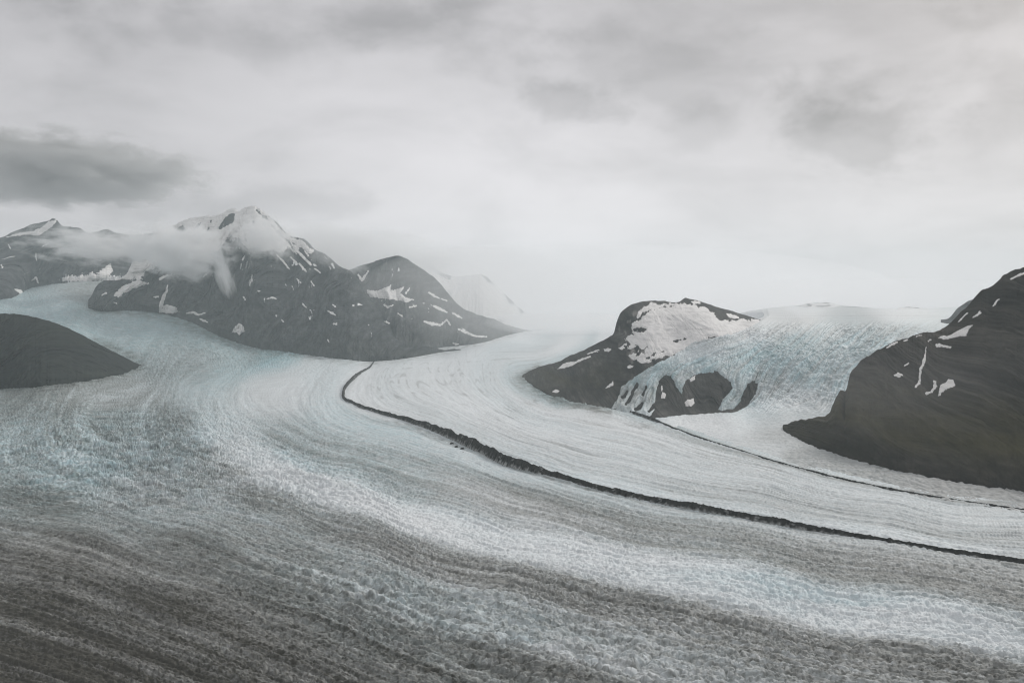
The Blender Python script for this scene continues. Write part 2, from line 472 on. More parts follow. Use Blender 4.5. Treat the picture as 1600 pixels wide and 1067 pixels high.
def rock_colour(s, seed, lo, hi, veg=None, vegw=0.0):
    X, Z = s.front[..., 0] + s.wx, s.T / 1.6
    n = fbm(X / 130, Z / 110, seed, 5, .6)[..., None]
    c = mix(np.array(lo), np.array(hi), np.clip(.5 + n * .9, 0, 1))
    n2 = fbm(X / 35, Z / 60, seed + 8, 3, .6)[..., None]
    n3 = billow(X / 15, Z / 17, seed + 12, 3, .65)[..., None]
    c = c * (1 + .55 * n2) * (.62 + 1.5 * n3)
    if veg is not None:
        w = np.clip(vegw * (.6 + 1.2 * fbm(X / 220, Z / 60, seed + 4, 4)), 0, 1)[..., None]
        c = mix(c, np.array(veg), w)
    return c


SNOWC = np.array([0.80, 0.80, 0.795])
patch_no = [0]


def layer(s, shape, name, parent, mat=None, thick=3.0, edge=2.5, jag=1.6, jl=5.0, col=None, holes=(), seed=None, rough=0.0):
    """a sheet of snow or ice lying on a slope: it thins to nothing under its own rim"""
    patch_no[0] += 1
    sd_seed = 100 + patch_no[0] if seed is None else seed
    pts = np.array([p[:2] for p in shape], float)
    pad = 6 + max((p[2] for p in shape if len(p) > 2), default=0)
    inb = (s.PX > pts[:, 0].min() - pad) & (s.PX < pts[:, 0].max() + pad) & (s.PY > pts[:, 1].min() - pad) & (s.PY < pts[:, 1].max() + pad)
    if not inb.any():
        return None
    r = np.where(inb.any(1))[0]; c = np.where(inb.any(0))[0]
    sl = (slice(max(r[0], 0), r[-1] + 1), slice(c[0], c[-1] + 1))
    px, py = s.PX[sl], s.PY[sl]
    if px.shape[0] < 2 or px.shape[1] < 2:
        return None
    m = sd_stroke(px, py, shape) if len(shape[0]) > 2 else sd_poly(px, py, shape)
    m = m + jag * fbm(px / jl, py / jl, sd_seed, 5, .7) * 2.0
    for hshape in holes:
        hm = sd_stroke(px, py, hshape) if len(hshape[0]) > 2 else sd_poly(px, py, hshape)
        hm = hm + jag * fbm(px / jl, py / jl, sd_seed + 50, 4, .65) * 1.5
        m = np.minimum(m, -hm)
    t = thick * (sstep(-1.0, edge, m) - .12)
    P = s.front[sl] + s.N[sl] * t[..., None]
    if rough:
        P = P + s.N[sl] * (rough * sstep(0, edge * 2, m) * fbm(P[..., 0] / 60, P[..., 2] / 40, sd_seed + 7, 4, .6))[..., None]
    kv = m > -0.8
    keep = kv[:-1, :-1] & kv[1:, 1:] & kv[1:, :-1] & kv[:-1, 1:]
    if keep.sum() < 3:
        return None
    if col is None:
        n = fbm(P[..., 0] / 90, P[..., 2] / 18, sd_seed + 2, 5, .6)[..., None]
        n = np.where(n < 0, n * 1.5, n * .3)
        cc = SNOWC * (1 + .3 * n) * np.array([1.0, .985, .965])
    else:
        cc = col[sl] if isinstance(col, np.ndarray) and col.ndim == 3 else np.broadcast_to(np.array(col, float), P.shape)
    return grid_mesh(name, P, np.array(cc), mat or M_SNOW, keep, parent)


def streaks(s, boxes, seed, slope):
    """random thin snow streaks in gullies: list of stroke chains"""
    rng = np.random.default_rng(seed); out = []
    for x0, x1, y0, y1, n, L, w in boxes:
        for _ in range(n):
            x = rng.uniform(x0, x1); y = rng.uniform(y0, y1); l = L * rng.uniform(.4, 1.3)
            a = slope + rng.normal(0, .25)
            ww = w * rng.uniform(.5, 1.2)
            dx, dy = math.cos(a) * l, math.sin(a) * l
            out.append([(x, y, ww * .4), (x + dx * .5 + rng.normal(0, 1), y + dy * .5, ww), (x + dx, y + dy, ww * .35)])
    return out


def gully_snow(s, seed, lean, dens, lo=.1, sc=95.0):
    """thin broken snow lines running down the slope"""
    x = s.front[..., 0] + .5 * s.wx + lean * s.T
    q = gn(x / sc, s.T / (sc * 9), seed) + .3 * gn(x / sc * 2.6, s.T / (sc * 3), seed + 1)
    ln = np.exp(-(q / .085) ** 2)
    br = fbm(s.front[..., 0] / (sc * 2.4), s.T / (sc * 2.2), seed + 3, 4, .6)
    return ln * sstep(.0, .22, br + dens - .3) * sstep(lo, lo + .25, s.V)


ROCK_LO, ROCK_HI = (0.010, 0.012, 0.013), (0.075, 0.077, 0.075)


def lin(db, dc, e=1.3):
    """distance from the foot line (on a given ice surface) to crest line values (px, distance)"""
    def f(PX, PY, V):
        b = db(PX[0], PY[0]) if callable(db) else curve(db, PX[0])
        c = np.maximum(curve(dc, PX[0]), b + 25)
        return b[None] + (c - b)[None] * V ** e
    return f


# --- farthest, snow covered peak fading in the cloud
s = column_sheet(610, 838, 420, 200, [(600, 512), (700, 512), (780, 512), (830, 508), (910, 507)],
                 [(600, 395), (640, 402), (668, 410), (690, 426), (712, 432), (735, 430), (752, 429), (775, 446), (800, 470), (815, 484), (835, 496), (870, 503), (910, 506)],
                 lin(lambda x, y: np.minimum(iceD(x, y), 19000.), [(600, 20500), (910, 21000)]), 401, amp=220, gully=500, jit=1.2, back=2500)
c = rock_colour(s, 402, (.03, .032, .035), (.07, .07, .07))
sn = fbm(s.PX / 18, s.PY / 24, 405, 4) + sstep(-14, 6, (s.PY - curve([(600, 400), (690, 440), (745, 428), (800, 478), (830, 500), (910, 512)], s.PX))) * .55 - .15
c = mix(c, SNOWC, sstep(-.05, .25, sn)[..., None])
m4 = grid_mesh('mountain', s.P, full(s, c), M_ROCK)
tag(m4, 'farthest snowy peak, almost lost in the mist at the head of the valley', 'mountain', 'structure')
layer(s, [(700, 470), (735, 440), (752, 433), (775, 452), (800, 480), (815, 493), (770, 502), (720, 500)], 'snow_field', m4, thick=14, jag=4, jl=9)
layer(s, [(640, 408), (668, 414), (690, 432), (712, 440), (700, 462), (680, 440), (655, 424)], 'snow_field', m4, thick=14, jag=3, jl=9)

# --- second mountain, conical, right of the main peak
s = column_sheet(520, 850, 640, 330, [(500, 566), (560, 566), (640, 562), (690, 551), (730, 543), (770, 531), (800, 522), (820, 518), (850, 515)],
                 [(500, 445), (530, 432), (550, 420), (575, 412), (600, 404), (618, 400), (630, 402), (645, 411), (665, 424), (685, 440), (700, 458), (718, 478), (742, 490), (770, 498), (800, 509), (820, 515), (850, 514)],
                 lin(lambda x, y: iceD(x, y) * (1 + .09 * (1 - sstep(680, 770, x))), [(500, 13600), (620, 13300), (720, 14000), (850, 16000)]), 301, amp=260, gully=420, jit=1.5, back=2000)
c = rock_colour(s, 302, ROCK_LO, (.1, .104, .104), (.045, .047, .032), .35 * (1 - sstep(.1, .45, s.V)))
sn = gully_snow(s, 305, .6 * sstep(610, 660, s.PX), .08)
c = mix(c, SNOWC, sstep(.3, .7, sn)[..., None])
m3 = grid_mesh('mountain', s.P, full(s, c), M_ROCK)
tag(m3, 'dark cone-topped mountain behind the main peak, with snow gathered in its bowl', 'mountain', 'structure')
layer(s, [(572, 452), (590, 455), (603, 449), (612, 444), (608, 454), (622, 452), (632, 447), (626, 458), (634, 466), (648, 468), (636, 472), (615, 468), (595, 466), (578, 464)], 'snow_bowl', m3, thick=9, jag=1.6, jl=6)
for st in [[(670, 457, 1), (678, 462, 1.8), (686, 466, .6)], [(690, 467, .8), (698, 470, .8)], [(678, 478, 1.2), (688, 483, 2.6), (698, 488, 1)],
           [(707, 489, 1), (716, 494, 1.6), (722, 497, .5)], [(663, 502, 1), (675, 506, 2.6), (688, 508, 1.4), (698, 500, 1.2), (704, 508, 1)],
           [(716, 514, 1), (728, 519, 2.2), (742, 525, 1.2), (760, 526, .8)], [(722, 474, 1.2), (732, 482, 2), (742, 488, 1)],
           [(775, 498, 1), (790, 505, 1.4), (808, 511, .8)], [(560, 430, 1.5), (566, 438, 2.2), (575, 424, 1)], [(640, 480, 1), (650, 478, 1.2)],
           [(600, 476, 1), (606, 480, 1.6), (614, 477, .8)], [(708, 536, .5), (712, 538, 1.4), (716, 538, .6)], [(572, 488, 1), (582, 495, 1.8), (592, 503, .8)],
           [(596, 500, .6), (608, 505, 1.2)], [(566, 508, .7), (582, 514, 1)], [(640, 450, .7), (634, 458, 1.2)], [(622, 490, .6), (628, 494, .9)]]:
    layer(s, st, 'snow_patch', m3, thick=4, jag=1.1, jl=3.5, edge=1.5)

# --- long ridge at the far left, behind the main peak
s = column_sheet(-480, 300, 900, 260, [(-490, 470), (-150, 475), (0, 470), (20, 466), (45, 452), (75, 446), (110, 442), (165, 440), (220, 440), (310, 450)],
                 [(-490, 350), (-300, 372), (-150, 380), (-70, 362), (-20, 372), (5, 370), (17, 364), (32, 358), (50, 351), (72, 346), (86, 342), (96, 352), (112, 355), (128, 358), (135, 363), (152, 362), (165, 358), (182, 364), (195, 366), (215, 367), (240, 364), (310, 360)],
                 lin(iceD, [(-490, 15000), (-150, 15400), (90, 15600), (310, 16000)]), 201, amp=240, gully=420, jit=1.2, back=2000)
c = rock_colour(s, 202, ROCK_LO, (.095, .098, .102))
sn = gully_snow(s, 205, -.2, .06) + .8 * sstep(.1, .3, fbm(s.PX / 4, s.PY / 9, 207, 4) * .9 + np.exp(-((s.PY - 436) / 7) ** 2) * sstep(80, 110, s.PX) - .45)
c = mix(c, SNOWC, sstep(.3, .7, sn)[..., None])
m1 = grid_mesh('mountain', s.P, full(s, c), M_ROCK)
tag(m1, 'long dark ridge with a small snow-streaked summit at the far left', 'mountain', 'structure')
layer(s, [(8, 371), (30, 364), (52, 361), (68, 354), (76, 346), (88, 344), (84, 352), (74, 360), (62, 368), (40, 367), (22, 369)], 'snow_field', m1, thick=10, jag=1.5)
layer(s, [(98, 436), (112, 430), (118, 436), (128, 428), (134, 433), (144, 424), (150, 430), (160, 420), (172, 412), (176, 424), (168, 434), (150, 439), (118, 439)], 'snow_apron', m1, thick=7, jag=2.4, jl=4)
for st in [[(13, 382, .7), (16, 388, 1)], [(56, 396, .6), (57, 406, 1.1)], [(50, 438, .8), (56, 434, 2), (60, 442, 1.2)], [(24, 452, 1.5), (32, 456, 3), (38, 460, 1)], [(2, 414, 1), (4, 418, 1)]]:
    layer(s, st, 'snow_patch', m1, thick=4, jag=1.1, jl=3.5, edge=1.5)

# --- main peak
s = column_sheet(138, 720, 1150, 520,
                 [(130, 476), (143, 483), (200, 486), (250, 491), (300, 505), (340, 525), (400, 545), (450, 552), (520, 560), (580, 565), (640, 559), (680, 552), (720, 546)],
                 [(130, 474), (143, 462), (150, 448), (160, 440), (185, 437), (200, 425), (215, 395), (235, 370), (250, 361), (270, 354), (290, 345), (320, 339), (345, 336), (358, 329), (366, 327), (372, 331), (385, 325), (396, 324), (408, 329),
                  (420, 338), (434, 349), (445, 362), (462, 371), (476, 374), (490, 388), (510, 398), (530, 416), (548, 424), (562, 442), (572, 460), (582, 474), (596, 488), (612, 505), (632, 523), (660, 538), (690, 546), (720, 545)],
                 lin(iceD, [(130, 11700), (185, 11900), (250, 13000), (380, 12900), (480, 12300), (580, 11400), (720, 11200)]),
                 101, amp=230, gully=330, jit=1.3, back=2200)
cloud_veg = .5 * (1 - sstep(.1, .5, s.V))
c = rock_colour(s, 102, ROCK_LO, (.095, .1, .1), (.045, .046, .034), cloud_veg)
sn = gully_snow(s, 105, .55 * sstep(360, 470, s.PX), .02 + .42 * sstep(470, 360, s.PY))
c = mix(c, SNOWC, sstep(.3, .7, sn)[..., None])
m2 = grid_mesh('mountain', s.P, full(s, c), M_ROCK)
tag(m2, 'tall main mountain with a snow-capped summit and a bank of low cloud on its shoulder', 'mountain', 'structure')
layer(s, [(250, 358), (270, 348), (290, 338), (320, 332), (346, 328), (358, 322), (366, 320), (374, 324), (388, 318), (400, 319), (408, 326), (424, 342), (440, 360), (456, 370), (474, 378), (490, 392), (486, 398), (470, 388),
          (462, 396), (450, 386), (440, 396), (428, 388), (415, 394), (402, 386), (386, 388), (372, 372), (362, 372), (352, 380), (340, 392), (322, 400), (300, 398), (282, 386), (262, 380), (240, 385), (228, 392), (236, 374)],
      'snow_cap', m2, thick=16, edge=4, jag=3.2, jl=9, rough=10,
      holes=[[(343, 352), (352, 340), (362, 333), (368, 334), (364, 346), (352, 356), (344, 358)], [(264, 368), (276, 356), (286, 353), (294, 358), (280, 366), (270, 373)], [(303, 372), (312, 370), (314, 377), (306, 379)],
             [(402, 329), (416, 338), (420, 346), (408, 338)], [(350, 376), (362, 370), (360, 382)],
             [(424, 352, .6), (436, 364, 1.5), (448, 380, .5)], [(440, 368, .5), (452, 380, 1.4), (462, 394, .5)], [(412, 350, .4), (420, 362, 1.1), (428, 378, .4)], [(456, 378, .5), (466, 386, 1.3), (474, 392, .6)],
             [(396, 346, .3), (400, 360, .9), (408, 374, .3)], [(318, 342, .4), (310, 352, 1.2), (300, 362, .5)], [(330, 346, .3), (326, 358, 1), (318, 370, .4)], [(376, 352, .3), (382, 366, .8), (386, 380, .3)]])
layer(s, [(176, 432), (184, 412), (196, 398), (214, 390), (240, 386), (262, 392), (256, 408), (240, 420), (226, 424), (222, 436), (205, 438), (190, 437)], 'snow_field', m2, thick=10, jag=3, jl=7)
layer(s, [(178, 462), (186, 452), (194, 446), (206, 441), (219, 436), (222, 440), (232, 443), (220, 447), (206, 452), (194, 458), (186, 465)], 'snow_field', m2, thick=6, jag=2, jl=5)
layer(s, [(248, 488), (256, 478), (262, 476), (274, 480), (280, 487), (268, 490)], 'snow_patch', m2, thick=5, jag=2, jl=4)
layer(s, [(362, 519), (368, 510), (374, 505), (381, 510), (382, 517), (376, 522), (374, 524), (370, 519)], 'snow_patch', m2, thick=5, jag=1.6, jl=4)
for st in [[(262, 446, .8), (260, 456, 2), (256, 462, 3), (252, 476, 3.5), (250, 484, 2)], [(240, 464, 1), (247, 464, 1.2)], [(160, 461, .7), (166, 458, 1.2)], [(178, 473, .5), (182, 474, 1)],
           [(292, 490, 1), (302, 488, 2), (310, 492, 1.2), (320, 489, .8)], [(313, 498, 1), (318, 501, 1.8), (324, 503, .6)], [(394, 430, .7), (392, 440, 1.2), (390, 446, .6)], [(432, 398, .8), (442, 408, 1.6), (452, 420, .8)],
           [(462, 390, 1.4), (474, 402, 2.4), (486, 414, 1.6)], [(468, 412, 1), (474, 420, 2), (478, 424, .8)], [(454, 402, .8), (462, 410, 1.4)], [(476, 392, 1), (482, 400, 1)], [(492, 420, 1), (500, 426, 1.3)],
           [(464, 436, .6), (470, 442, 1)], [(472, 474, .6), (478, 480, .9)], [(512, 486, .8), (520, 490, 2), (524, 492, .6)], [(521, 506, .7), (526, 506, 1.7)], [(520, 476, .5), (524, 479, 1.2)], [(418, 467, .6), (426, 465, 1.3), (432, 467, .6)],
           [(382, 400, .8), (379, 406, 1.4)], [(304, 430, .7), (310, 427, 1)], [(318, 432, .8), (325, 426, 1.2)], [(402, 454, .5), (406, 455, .8)], [(380, 464, .7), (383, 468, 1)], [(512, 531, .4), (514, 534, .9)],
           [(262, 430, 1.5), (250, 436, 2.2)], [(440, 500, .4), (443, 503, .7)], [(486, 440, .5), (490, 446, .9)]]:
    layer(s, st, 'snow_patch', m2, thick=4, jag=1.1, jl=3.5, edge=1.5)

# --- low dark hill at the left, its foot sunk in the ice
s = column_sheet(-480, 221, 800, 260, [(-490, 622), (-200, 616), (-100, 612), (0, 608), (60, 604), (120, 598), (170, 590), (200, 583), (214, 576), (222, 571)],
                 [(-490, 462), (-200, 478), (-100, 485), (0, 490), (30, 491), (60, 497), (90, 506), (120, 519), (150, 535), (175, 548), (195, 558), (210, 566), (222, 570)],
                 lin(iceD, [(-490, 6100), (-200, 6250), (0, 6600), (120, 7050), (170, 7600), (222, 8350)]), 501, amp=120, gully=200, jit=.9, back=900, skirt=60)
c = rock_colour(s, 502, (.006, .0085, .008), (.016, .02, .018), (.016, .02, .012), .6)
band = np.exp(-((s.V - .17 - .04 * fbm(s.PX / 60, s.PX * 0, 505, 3)) / .05) ** 2)[..., None]
c = c * (1 + .5 * band)
lh = grid_mesh('hill', s.P, full(s, c), M_ROCK)
tag(lh, 'low bare dark green hill sinking into the ice at the left edge', 'hill', 'structure')

# --- small dark shoulder peeping out behind the right hill
s = column_sheet(1470, 1560, 160, 90, [(1460, 520), (1500, 520), (1570, 520)], [(1460, 500), (1487, 493), (1494, 484), (1504, 476), (1514, 470), (1530, 466), (1570, 462)],
                 lin([(1460, 8200), (1570, 8200)], [(1460, 8800), (1570, 8800)]), 801, amp=50, gully=150, jit=.8, back=700)
c = rock_colour(s, 802, (.04, .042, .042), (.08, .08, .08))
o = grid_mesh('hill', s.P, full(s, c), M_ROCK)
tag(o, 'small grey rock shoulder peeping out behind the brown hill at the right', 'hill', 'structure')

# --- brown hill at the right
s = column_sheet(1224, 2150, 1400, 520, [(1220, 671), (1240, 683), (1265, 696), (1300, 709), (1340, 722), (1380, 732), (1420, 741), (1500, 756), (1600, 770), (1700, 783), (1800, 796), (2160, 840)],
                 [(1220, 668), (1228, 664), (1250, 657), (1275, 652), (1296, 643), (1304, 628), (1312, 612), (1324, 605), (1328, 588), (1338, 572), (1352, 560), (1375, 546), (1400, 533), (1420, 528), (1440, 521), (1460, 519), (1478, 510),
                  (1490, 500), (1500, 490), (1512, 478), (1522, 466), (1532, 455), (1545, 450), (1558, 442), (1568, 432), (1578, 425), (1600, 419), (1640, 404), (1700, 385), (1800, 360), (2160, 300)],
                 lin(DB, [(1220, 3720), (1250, 3560), (1300, 3330), (1340, 3330), (1440, 3380), (1540, 3400), (1600, 3350), (1800, 3250), (2160, 3000)], 1.35), 601, amp=34, gully=130, jit=1.8, back=900, skirt=40, jl=11, foot=.35, radial=False)
vg = .9 * np.exp(-((s.PY - 660 - (s.PX - 1400) * .12) / 50) ** 2)
c = rock_colour(s, 602, (.010, .0095, .008), (.052, .047, .039), (.055, .049, .02), vg)
c = mix(c, SNOWC * .8, sstep(.4, .8, gully_snow(s, 611, .3, -.06, .45, 30.0))[..., None])
rh = grid_mesh('hill', s.P, full(s, c), M_ROCK)
tag(rh, 'steep brown and green hill at the right edge with a few thin snow remnants', 'hill', 'structure')
for sh in [[(1466, 529), (1478, 525), (1480, 527), (1492, 521), (1500, 516), (1512, 510), (1520, 508), (1513, 516), (1511, 526), (1500, 526), (1488, 530), (1474, 531)],
           [(1462, 538), (1468, 537), (1476, 540), (1487, 542), (1484, 544), (1472, 541), (1463, 541)],
           [(1466, 618), (1470, 607), (1476, 601), (1484, 594), (1490, 596), (1493, 603), (1486, 609), (1476, 612), (1470, 616)],
           [(1446, 615), (1452, 611), (1459, 607), (1459, 598), (1463, 599), (1464, 606), (1456, 612), (1448, 617)],
           [(1397, 586), (1402, 583), (1409, 583), (1411, 586), (1404, 589), (1398, 588)]]:
    layer(s, sh, 'snow_patch', rh, thick=2.2, jag=1.1, jl=4, edge=1.2)
for st in [[(1447, 543, .5), (1446, 552, .8), (1445, 562, 1.6), (1441, 576, 2.2), (1437, 588, 1.5), (1436, 596, 2.2), (1431, 606, 1.2)], [(1521, 497, .8), (1527, 494, 1.6), (1533, 490, 1.4)], [(1551, 478, .8), (1558, 470, 1.4), (1561, 468, .6)],
           [(1580, 437, 1.2), (1592, 431, 1.8), (1604, 427, 1.5)], [(1414, 570, .6), (1420, 569, 1)], [(1386, 543, 1), (1398, 537, 1.6), (1402, 535, .7)], [(1412, 533, .8), (1418, 531, 1)], [(1450, 534, .9), (1454, 532, 1)],
           [(1530, 490, 1.2), (1532, 488, .7)], [(1432, 527, .6), (1440, 525, .8)], [(1498, 503, .6), (1512, 490, 1)]]:
    layer(s, st, 'snow_patch', rh, thick=2.2, jag=.9, jl=3.5, edge=1.2)

# ======================================================== knoll and icefall ==
s = column_sheet(816, 1215, 900, 460,
                 [(810, 590), (825, 597), (840, 606), (870, 622), (910, 634), (950, 642), (1010, 654), (1060, 656), (1110, 651), (1170, 646), (1220, 640)],
                 [(810, 589), (820, 584), (832, 577), (850, 571), (870, 566), (890, 556), (910, 548), (935, 535), (952, 526), (960, 517), (963, 505), (968, 492), (976, 483), (990, 475), (1005, 471), (1035, 470), (1062, 471), (1070, 466), (1078, 467), (1095, 471),
                  (1115, 478), (1140, 485), (1160, 491), (1176, 496), (1190, 500), (1220, 508)], DB, 701, amp=32, gully=110, jit=.9, back=700, bslope=.5, skirt=30, fine=1.2)
vg = .8 * np.exp(-(((s.PX - 900) / 70) ** 2 + ((s.PY - 590) / 25) ** 2))
c = rock_colour(s, 702, (.014, .015, .014), (.09, .087, .08), (.06, .056, .028), vg)
scree = sstep(.1, .5, fbm(s.PX / 14, s.PY / 20, 705, 4)) * np.exp(-(((s.PX - 985) / 28) ** 2 + ((s.PY - 525) / 45) ** 2))
c = mix(c, np.array([.3, .285, .265]), np.clip(scree * 1.3, 0, 1)[..., None])
c = mix(c, SNOWC, sstep(.35, .75, gully_snow(s, 711, -.6, .02, .25, 30.0))[..., None])
knoll = grid_mesh('rock_knoll', s.P, full(s, c), M_ROCK)
tag(knoll, 'rocky knoll in the middle distance capped by snow, with ice pouring over its right side', 'hill', 'structure')
KN = s
layer(s, [(1000, 482), (1014, 475), (1030, 475), (1060, 473), (1080, 476), (1100, 480), (1116, 490), (1122, 500), (1150, 500), (1180, 500), (1200, 505), (1210, 515), (1200, 530), (1150, 540), (1080, 548), (1060, 552), (1030, 560), (1004, 568), (990, 562),
          (984, 556), (1002, 546), (996, 540), (978, 548), (986, 536), (974, 540), (980, 528), (990, 522), (984, 512), (994, 498)], 'snow_field', knoll, thick=6, edge=4, jag=4.2, jl=9, rough=6,
      holes=[[(1118, 492, .6), (1136, 497, 1.6), (1152, 500, .6)], [(1052, 533, .4), (1064, 531, 1.3), (1078, 528, .4)], [(1010, 560, .6), (1024, 552, 1.8), (1040, 549, .5)], [(1090, 536, .4), (1104, 531, 1.2), (1120, 527, .4)], [(996, 500, .6), (1004, 492, 2), (1016, 484, .8)], [(1020, 484, .4), (1036, 480, 1.1), (1052, 479, .4)], [(988, 513), (1000, 512), (1012, 514), (1006, 517), (992, 518)], [(1000, 545), (1010, 543), (1006, 551), (994, 556)]])
for sh in [[(872, 576), (880, 569), (892, 565), (900, 566), (894, 571), (880, 575)], [(944, 546), (950, 544), (955, 546), (951, 549), (945, 549)], [(980, 573), (984, 571), (990, 572), (986, 575), (981, 575)],
           [(947, 606), (952, 601), (958, 596), (958, 601), (952, 605)], [(1070, 629), (1074, 625), (1083, 623), (1085, 629), (1080, 635), (1072, 634)], [(1033, 618), (1036, 613), (1040, 616), (1039, 622), (1034, 622)],
           [(863, 612), (868, 609), (874, 611), (870, 614)], [(967, 544), (973, 540), (976, 544), (971, 546)], [(1078, 592), (1086, 587), (1086, 593), (1080, 596)], [(1080, 471), (1092, 470), (1094, 474), (1084, 475)], [(1135, 490), (1150, 493), (1156, 498), (1140, 496)]]:
    layer(s, sh, 'snow_patch', knoll, thick=2.5, jag=1.2, jl=4, edge=1.2)
for st in [[(896, 568, 1.2), (908, 562, 1.6), (922, 557, .8)], [(918, 553, .6), (935, 547, 1)], [(1034, 604, .8), (1034, 610, 1)]]:
    layer(s, st, 'snow_patch', knoll, thick=2.5, jag=1, jl=4, edge=1.2)


def build_icefall():
    g = Sheet()
    px = np.concatenate([np.linspace(940, 1625, 1000)[:-1], np.linspace(1625, 2150, 160)])
    t = np.linspace(0, 1, 620)
    top = curve([(930, 520), (1000, 500), (1100, 497), (1170, 494), (1185, 489), (1210, 483), (1240, 479), (1262, 477), (1290, 477), (1330, 480), (1400, 484), (1450, 484), (1500, 481), (1600, 480), (1800, 480), (2160, 480)], px)
    top = top + .7 * fbm(px / 30, px * 0, 911, 4)
    bot = curve([(930, 650), (985, 650), (1010, 656)] + [(x, y + 5) for x, y in MOR2[2:]], px)
    PY = bot + (top - bot) * t[:, None]
    PX = np.broadcast_to(px, PY.shape)
    D = DB(PX, PY)
    # the ice lies over the rock, so keep the knoll's gullies from poking through
    P0 = site(PX, PY, D)
    X, Y, Z = P0[..., 0], P0[..., 1], P0[..., 2]
    shape = [(2290, 470), (1800, 470), (1500, 470), (1290, 465), (1188, 480), (1196, 492), (1185, 500), (1168, 512), (1140, 520), (1105, 528), (1080, 536), (1062, 548), (1045, 558), (1030, 566), (1012, 574), (1000, 583), (985, 594), (972, 602), (966, 612),
             (964, 622), (956, 634), (953, 640), (965, 641), (975, 645), (990, 649), (1010, 652), (1018, 650), (1024, 640), (1026, 628), (1026, 616), (1029, 606), (1032, 598), (1038, 592), (1044, 590),
             (1050, 596), (1053, 606), (1062, 616), (1067, 617), (1070, 606), (1072, 596), (1080, 590), (1092, 586), (1104, 584), (1118, 585), (1130, 592), (1140, 600), (1142, 608), (1136, 616), (1128, 622), (1124, 632), (1120, 641), (1128, 643), (1142, 640),
             (1150, 640), (1158, 630), (1164, 612), (1170, 602), (1177, 597), (1180, 603), (1178, 616), (1172, 624), (1166, 632), (1158, 639), (1148, 643), (1110, 645), (1060, 648), (1025, 652), (1012, 657), (1050, 672)] + [(x, y + 3) for x, y in MOR2[3:]] + [(2300, 885), (2300, 470)]
    m = sd_poly(PX, PY, shape)
    m = m + fbm(PX / 6, PY / 9, 921, 4, .65) * 2.2
    # rock ribs showing through the thin outer tongue
    for k, rib in enumerate([[(996, 600, .5), (990, 612, 1.6), (984, 626, 1.4), (978, 632, .4)], [(1004, 630, .6), (998, 638, 2.6), (993, 640, 1)], [(1026, 630, .5), (1020, 636, 2), (1014, 643, .6)], [(980, 612, .3), (974, 622, 1)],
                              [(1010, 606, .3), (1004, 618, .9)], [(1062, 642, .5), (1080, 645, 2.4), (1110, 642, 2), (1120, 640, .5)]]):
        m = np.minimum(m, -sd_stroke(PX, PY, rib) + fbm(PX / 4, PY / 6, 930 + k, 3) * 1.2)
    lowice = sstep(645, 668, PY) * sstep(1015, 1045, PX)
    th = mix(mix(15, 12, sstep(1120, 1260, PX)) * sstep(-1.5, 7, m) - 3, 1.0, lowice)
    m = np.where(lowice > .5, np.maximum(m, 0.5), m)
    # downhill flow: noise drawn out along the fall line in the tongues, across it in the icefall
    steep = sstep(500, 520, PY) * (1 - sstep(620, 660, PY)) * (1 - .3 * sstep(1400, 1500, PX))
    a = (PX - 1250) * 3.2 + (PY - 560) * 1.2 * sstep(1250, 1000, PX) * 3
    tong = 1 - sstep(1130, 1230, PX)
    wx = fbm(X / 160, Y / 260, 941, 3) * 50
    b1 = billow((X + wx) / 62, (Y * .35 + Z * 1.2 + wx) / 48, 943, 3, .55)
    b2 = billow((X + wx * .4) / 24, (Y * .35 + Z * 1.2) / 20, 945, 2, .6)
    b3 = billow((X * .8 - Z * .9 + wx * .3) / 22, (X * .9 + Z * .8) / 120, 947, 3, .55)
    hh = steep * ((1 - tong) * (b1 * 30 + b2 * 9) + tong * (b3 * 18 + b2 * 8)) + (1 - steep) * (fbm(X / 60, Y / 60, 949, 4, .6) * 3.5 + b2 * (2.5 + 6 * sstep(1180, 1330, PX) * sstep(640, 700, PY)))
    st = fbm(X / 400, (Y + X * .25) / 28, 951, 3, .6)
    fl = {0: [(1150, 510), (1090, 533), (1040, 560), (1000, 592), (972, 628)], 1: [(1190, 513), (1120, 545), (1070, 568), (1045, 585), (1022, 640)], 2: [(1240, 517), (1190, 555), (1150, 590), (1148, 615), (1128, 640)],
          3: [(1300, 513), (1260, 555), (1215, 600), (1190, 640), (1130, 663)], 4: [(1370, 512), (1330, 550), (1280, 590), (1240, 630), (1180, 672), (1240, 705)], 5: [(1430, 508), (1400, 528), (1335, 575), (1308, 622), (1235, 655), (1218, 676), (1310, 730)]}
    ps = tps([(x, y, v) for v, l in fl.items() for x, y in l], reg=2e-4)(PX, PY)
    fa = fbm(ps * 7, PY / 70, 971, 4, .6); fb = fbm(ps * 20, PY / 40, 973, 3, .6)
    hh = hh + steep * (fa * 14 + fb * 7)
    n = normals(P0)
    P = P0 + n * (th + hh * np.maximum(sstep(0, 5, m), lowice) - 4 * steep)[..., None]
    dirt = shepard([(1250, 482, .06), (1400, 488, .1), (1220, 497, .14), (1320, 496, .2), (1450, 497, .14), (1150, 510, .1), (1100, 530, .2), (1250, 512, .2), (1350, 512, .22), (1250, 545, .2), (1400, 530, .24), (1330, 550, .2), (1200, 570, .18),
                    (1280, 590, .2), (1250, 620, .12), (1200, 640, .06), (1290, 630, .14), (1060, 560, .05), (1100, 552, .08), (1150, 530, .05), (990, 620, .36), (1010, 590, .24), (1040, 655, .05), (1150, 660, .05), (1100, 675, .05), (1220, 660, .16), (1215, 680, .26),
                    (1250, 715, .34), (1300, 730, .36), (1200, 705, .14), (1400, 750, .38), (1500, 768, .4), (1600, 783, .42), (1210, 600, .22), (1140, 630, .28), (1060, 600, .25), (1800, 800, .4)], sy=2.2)(PX, PY)
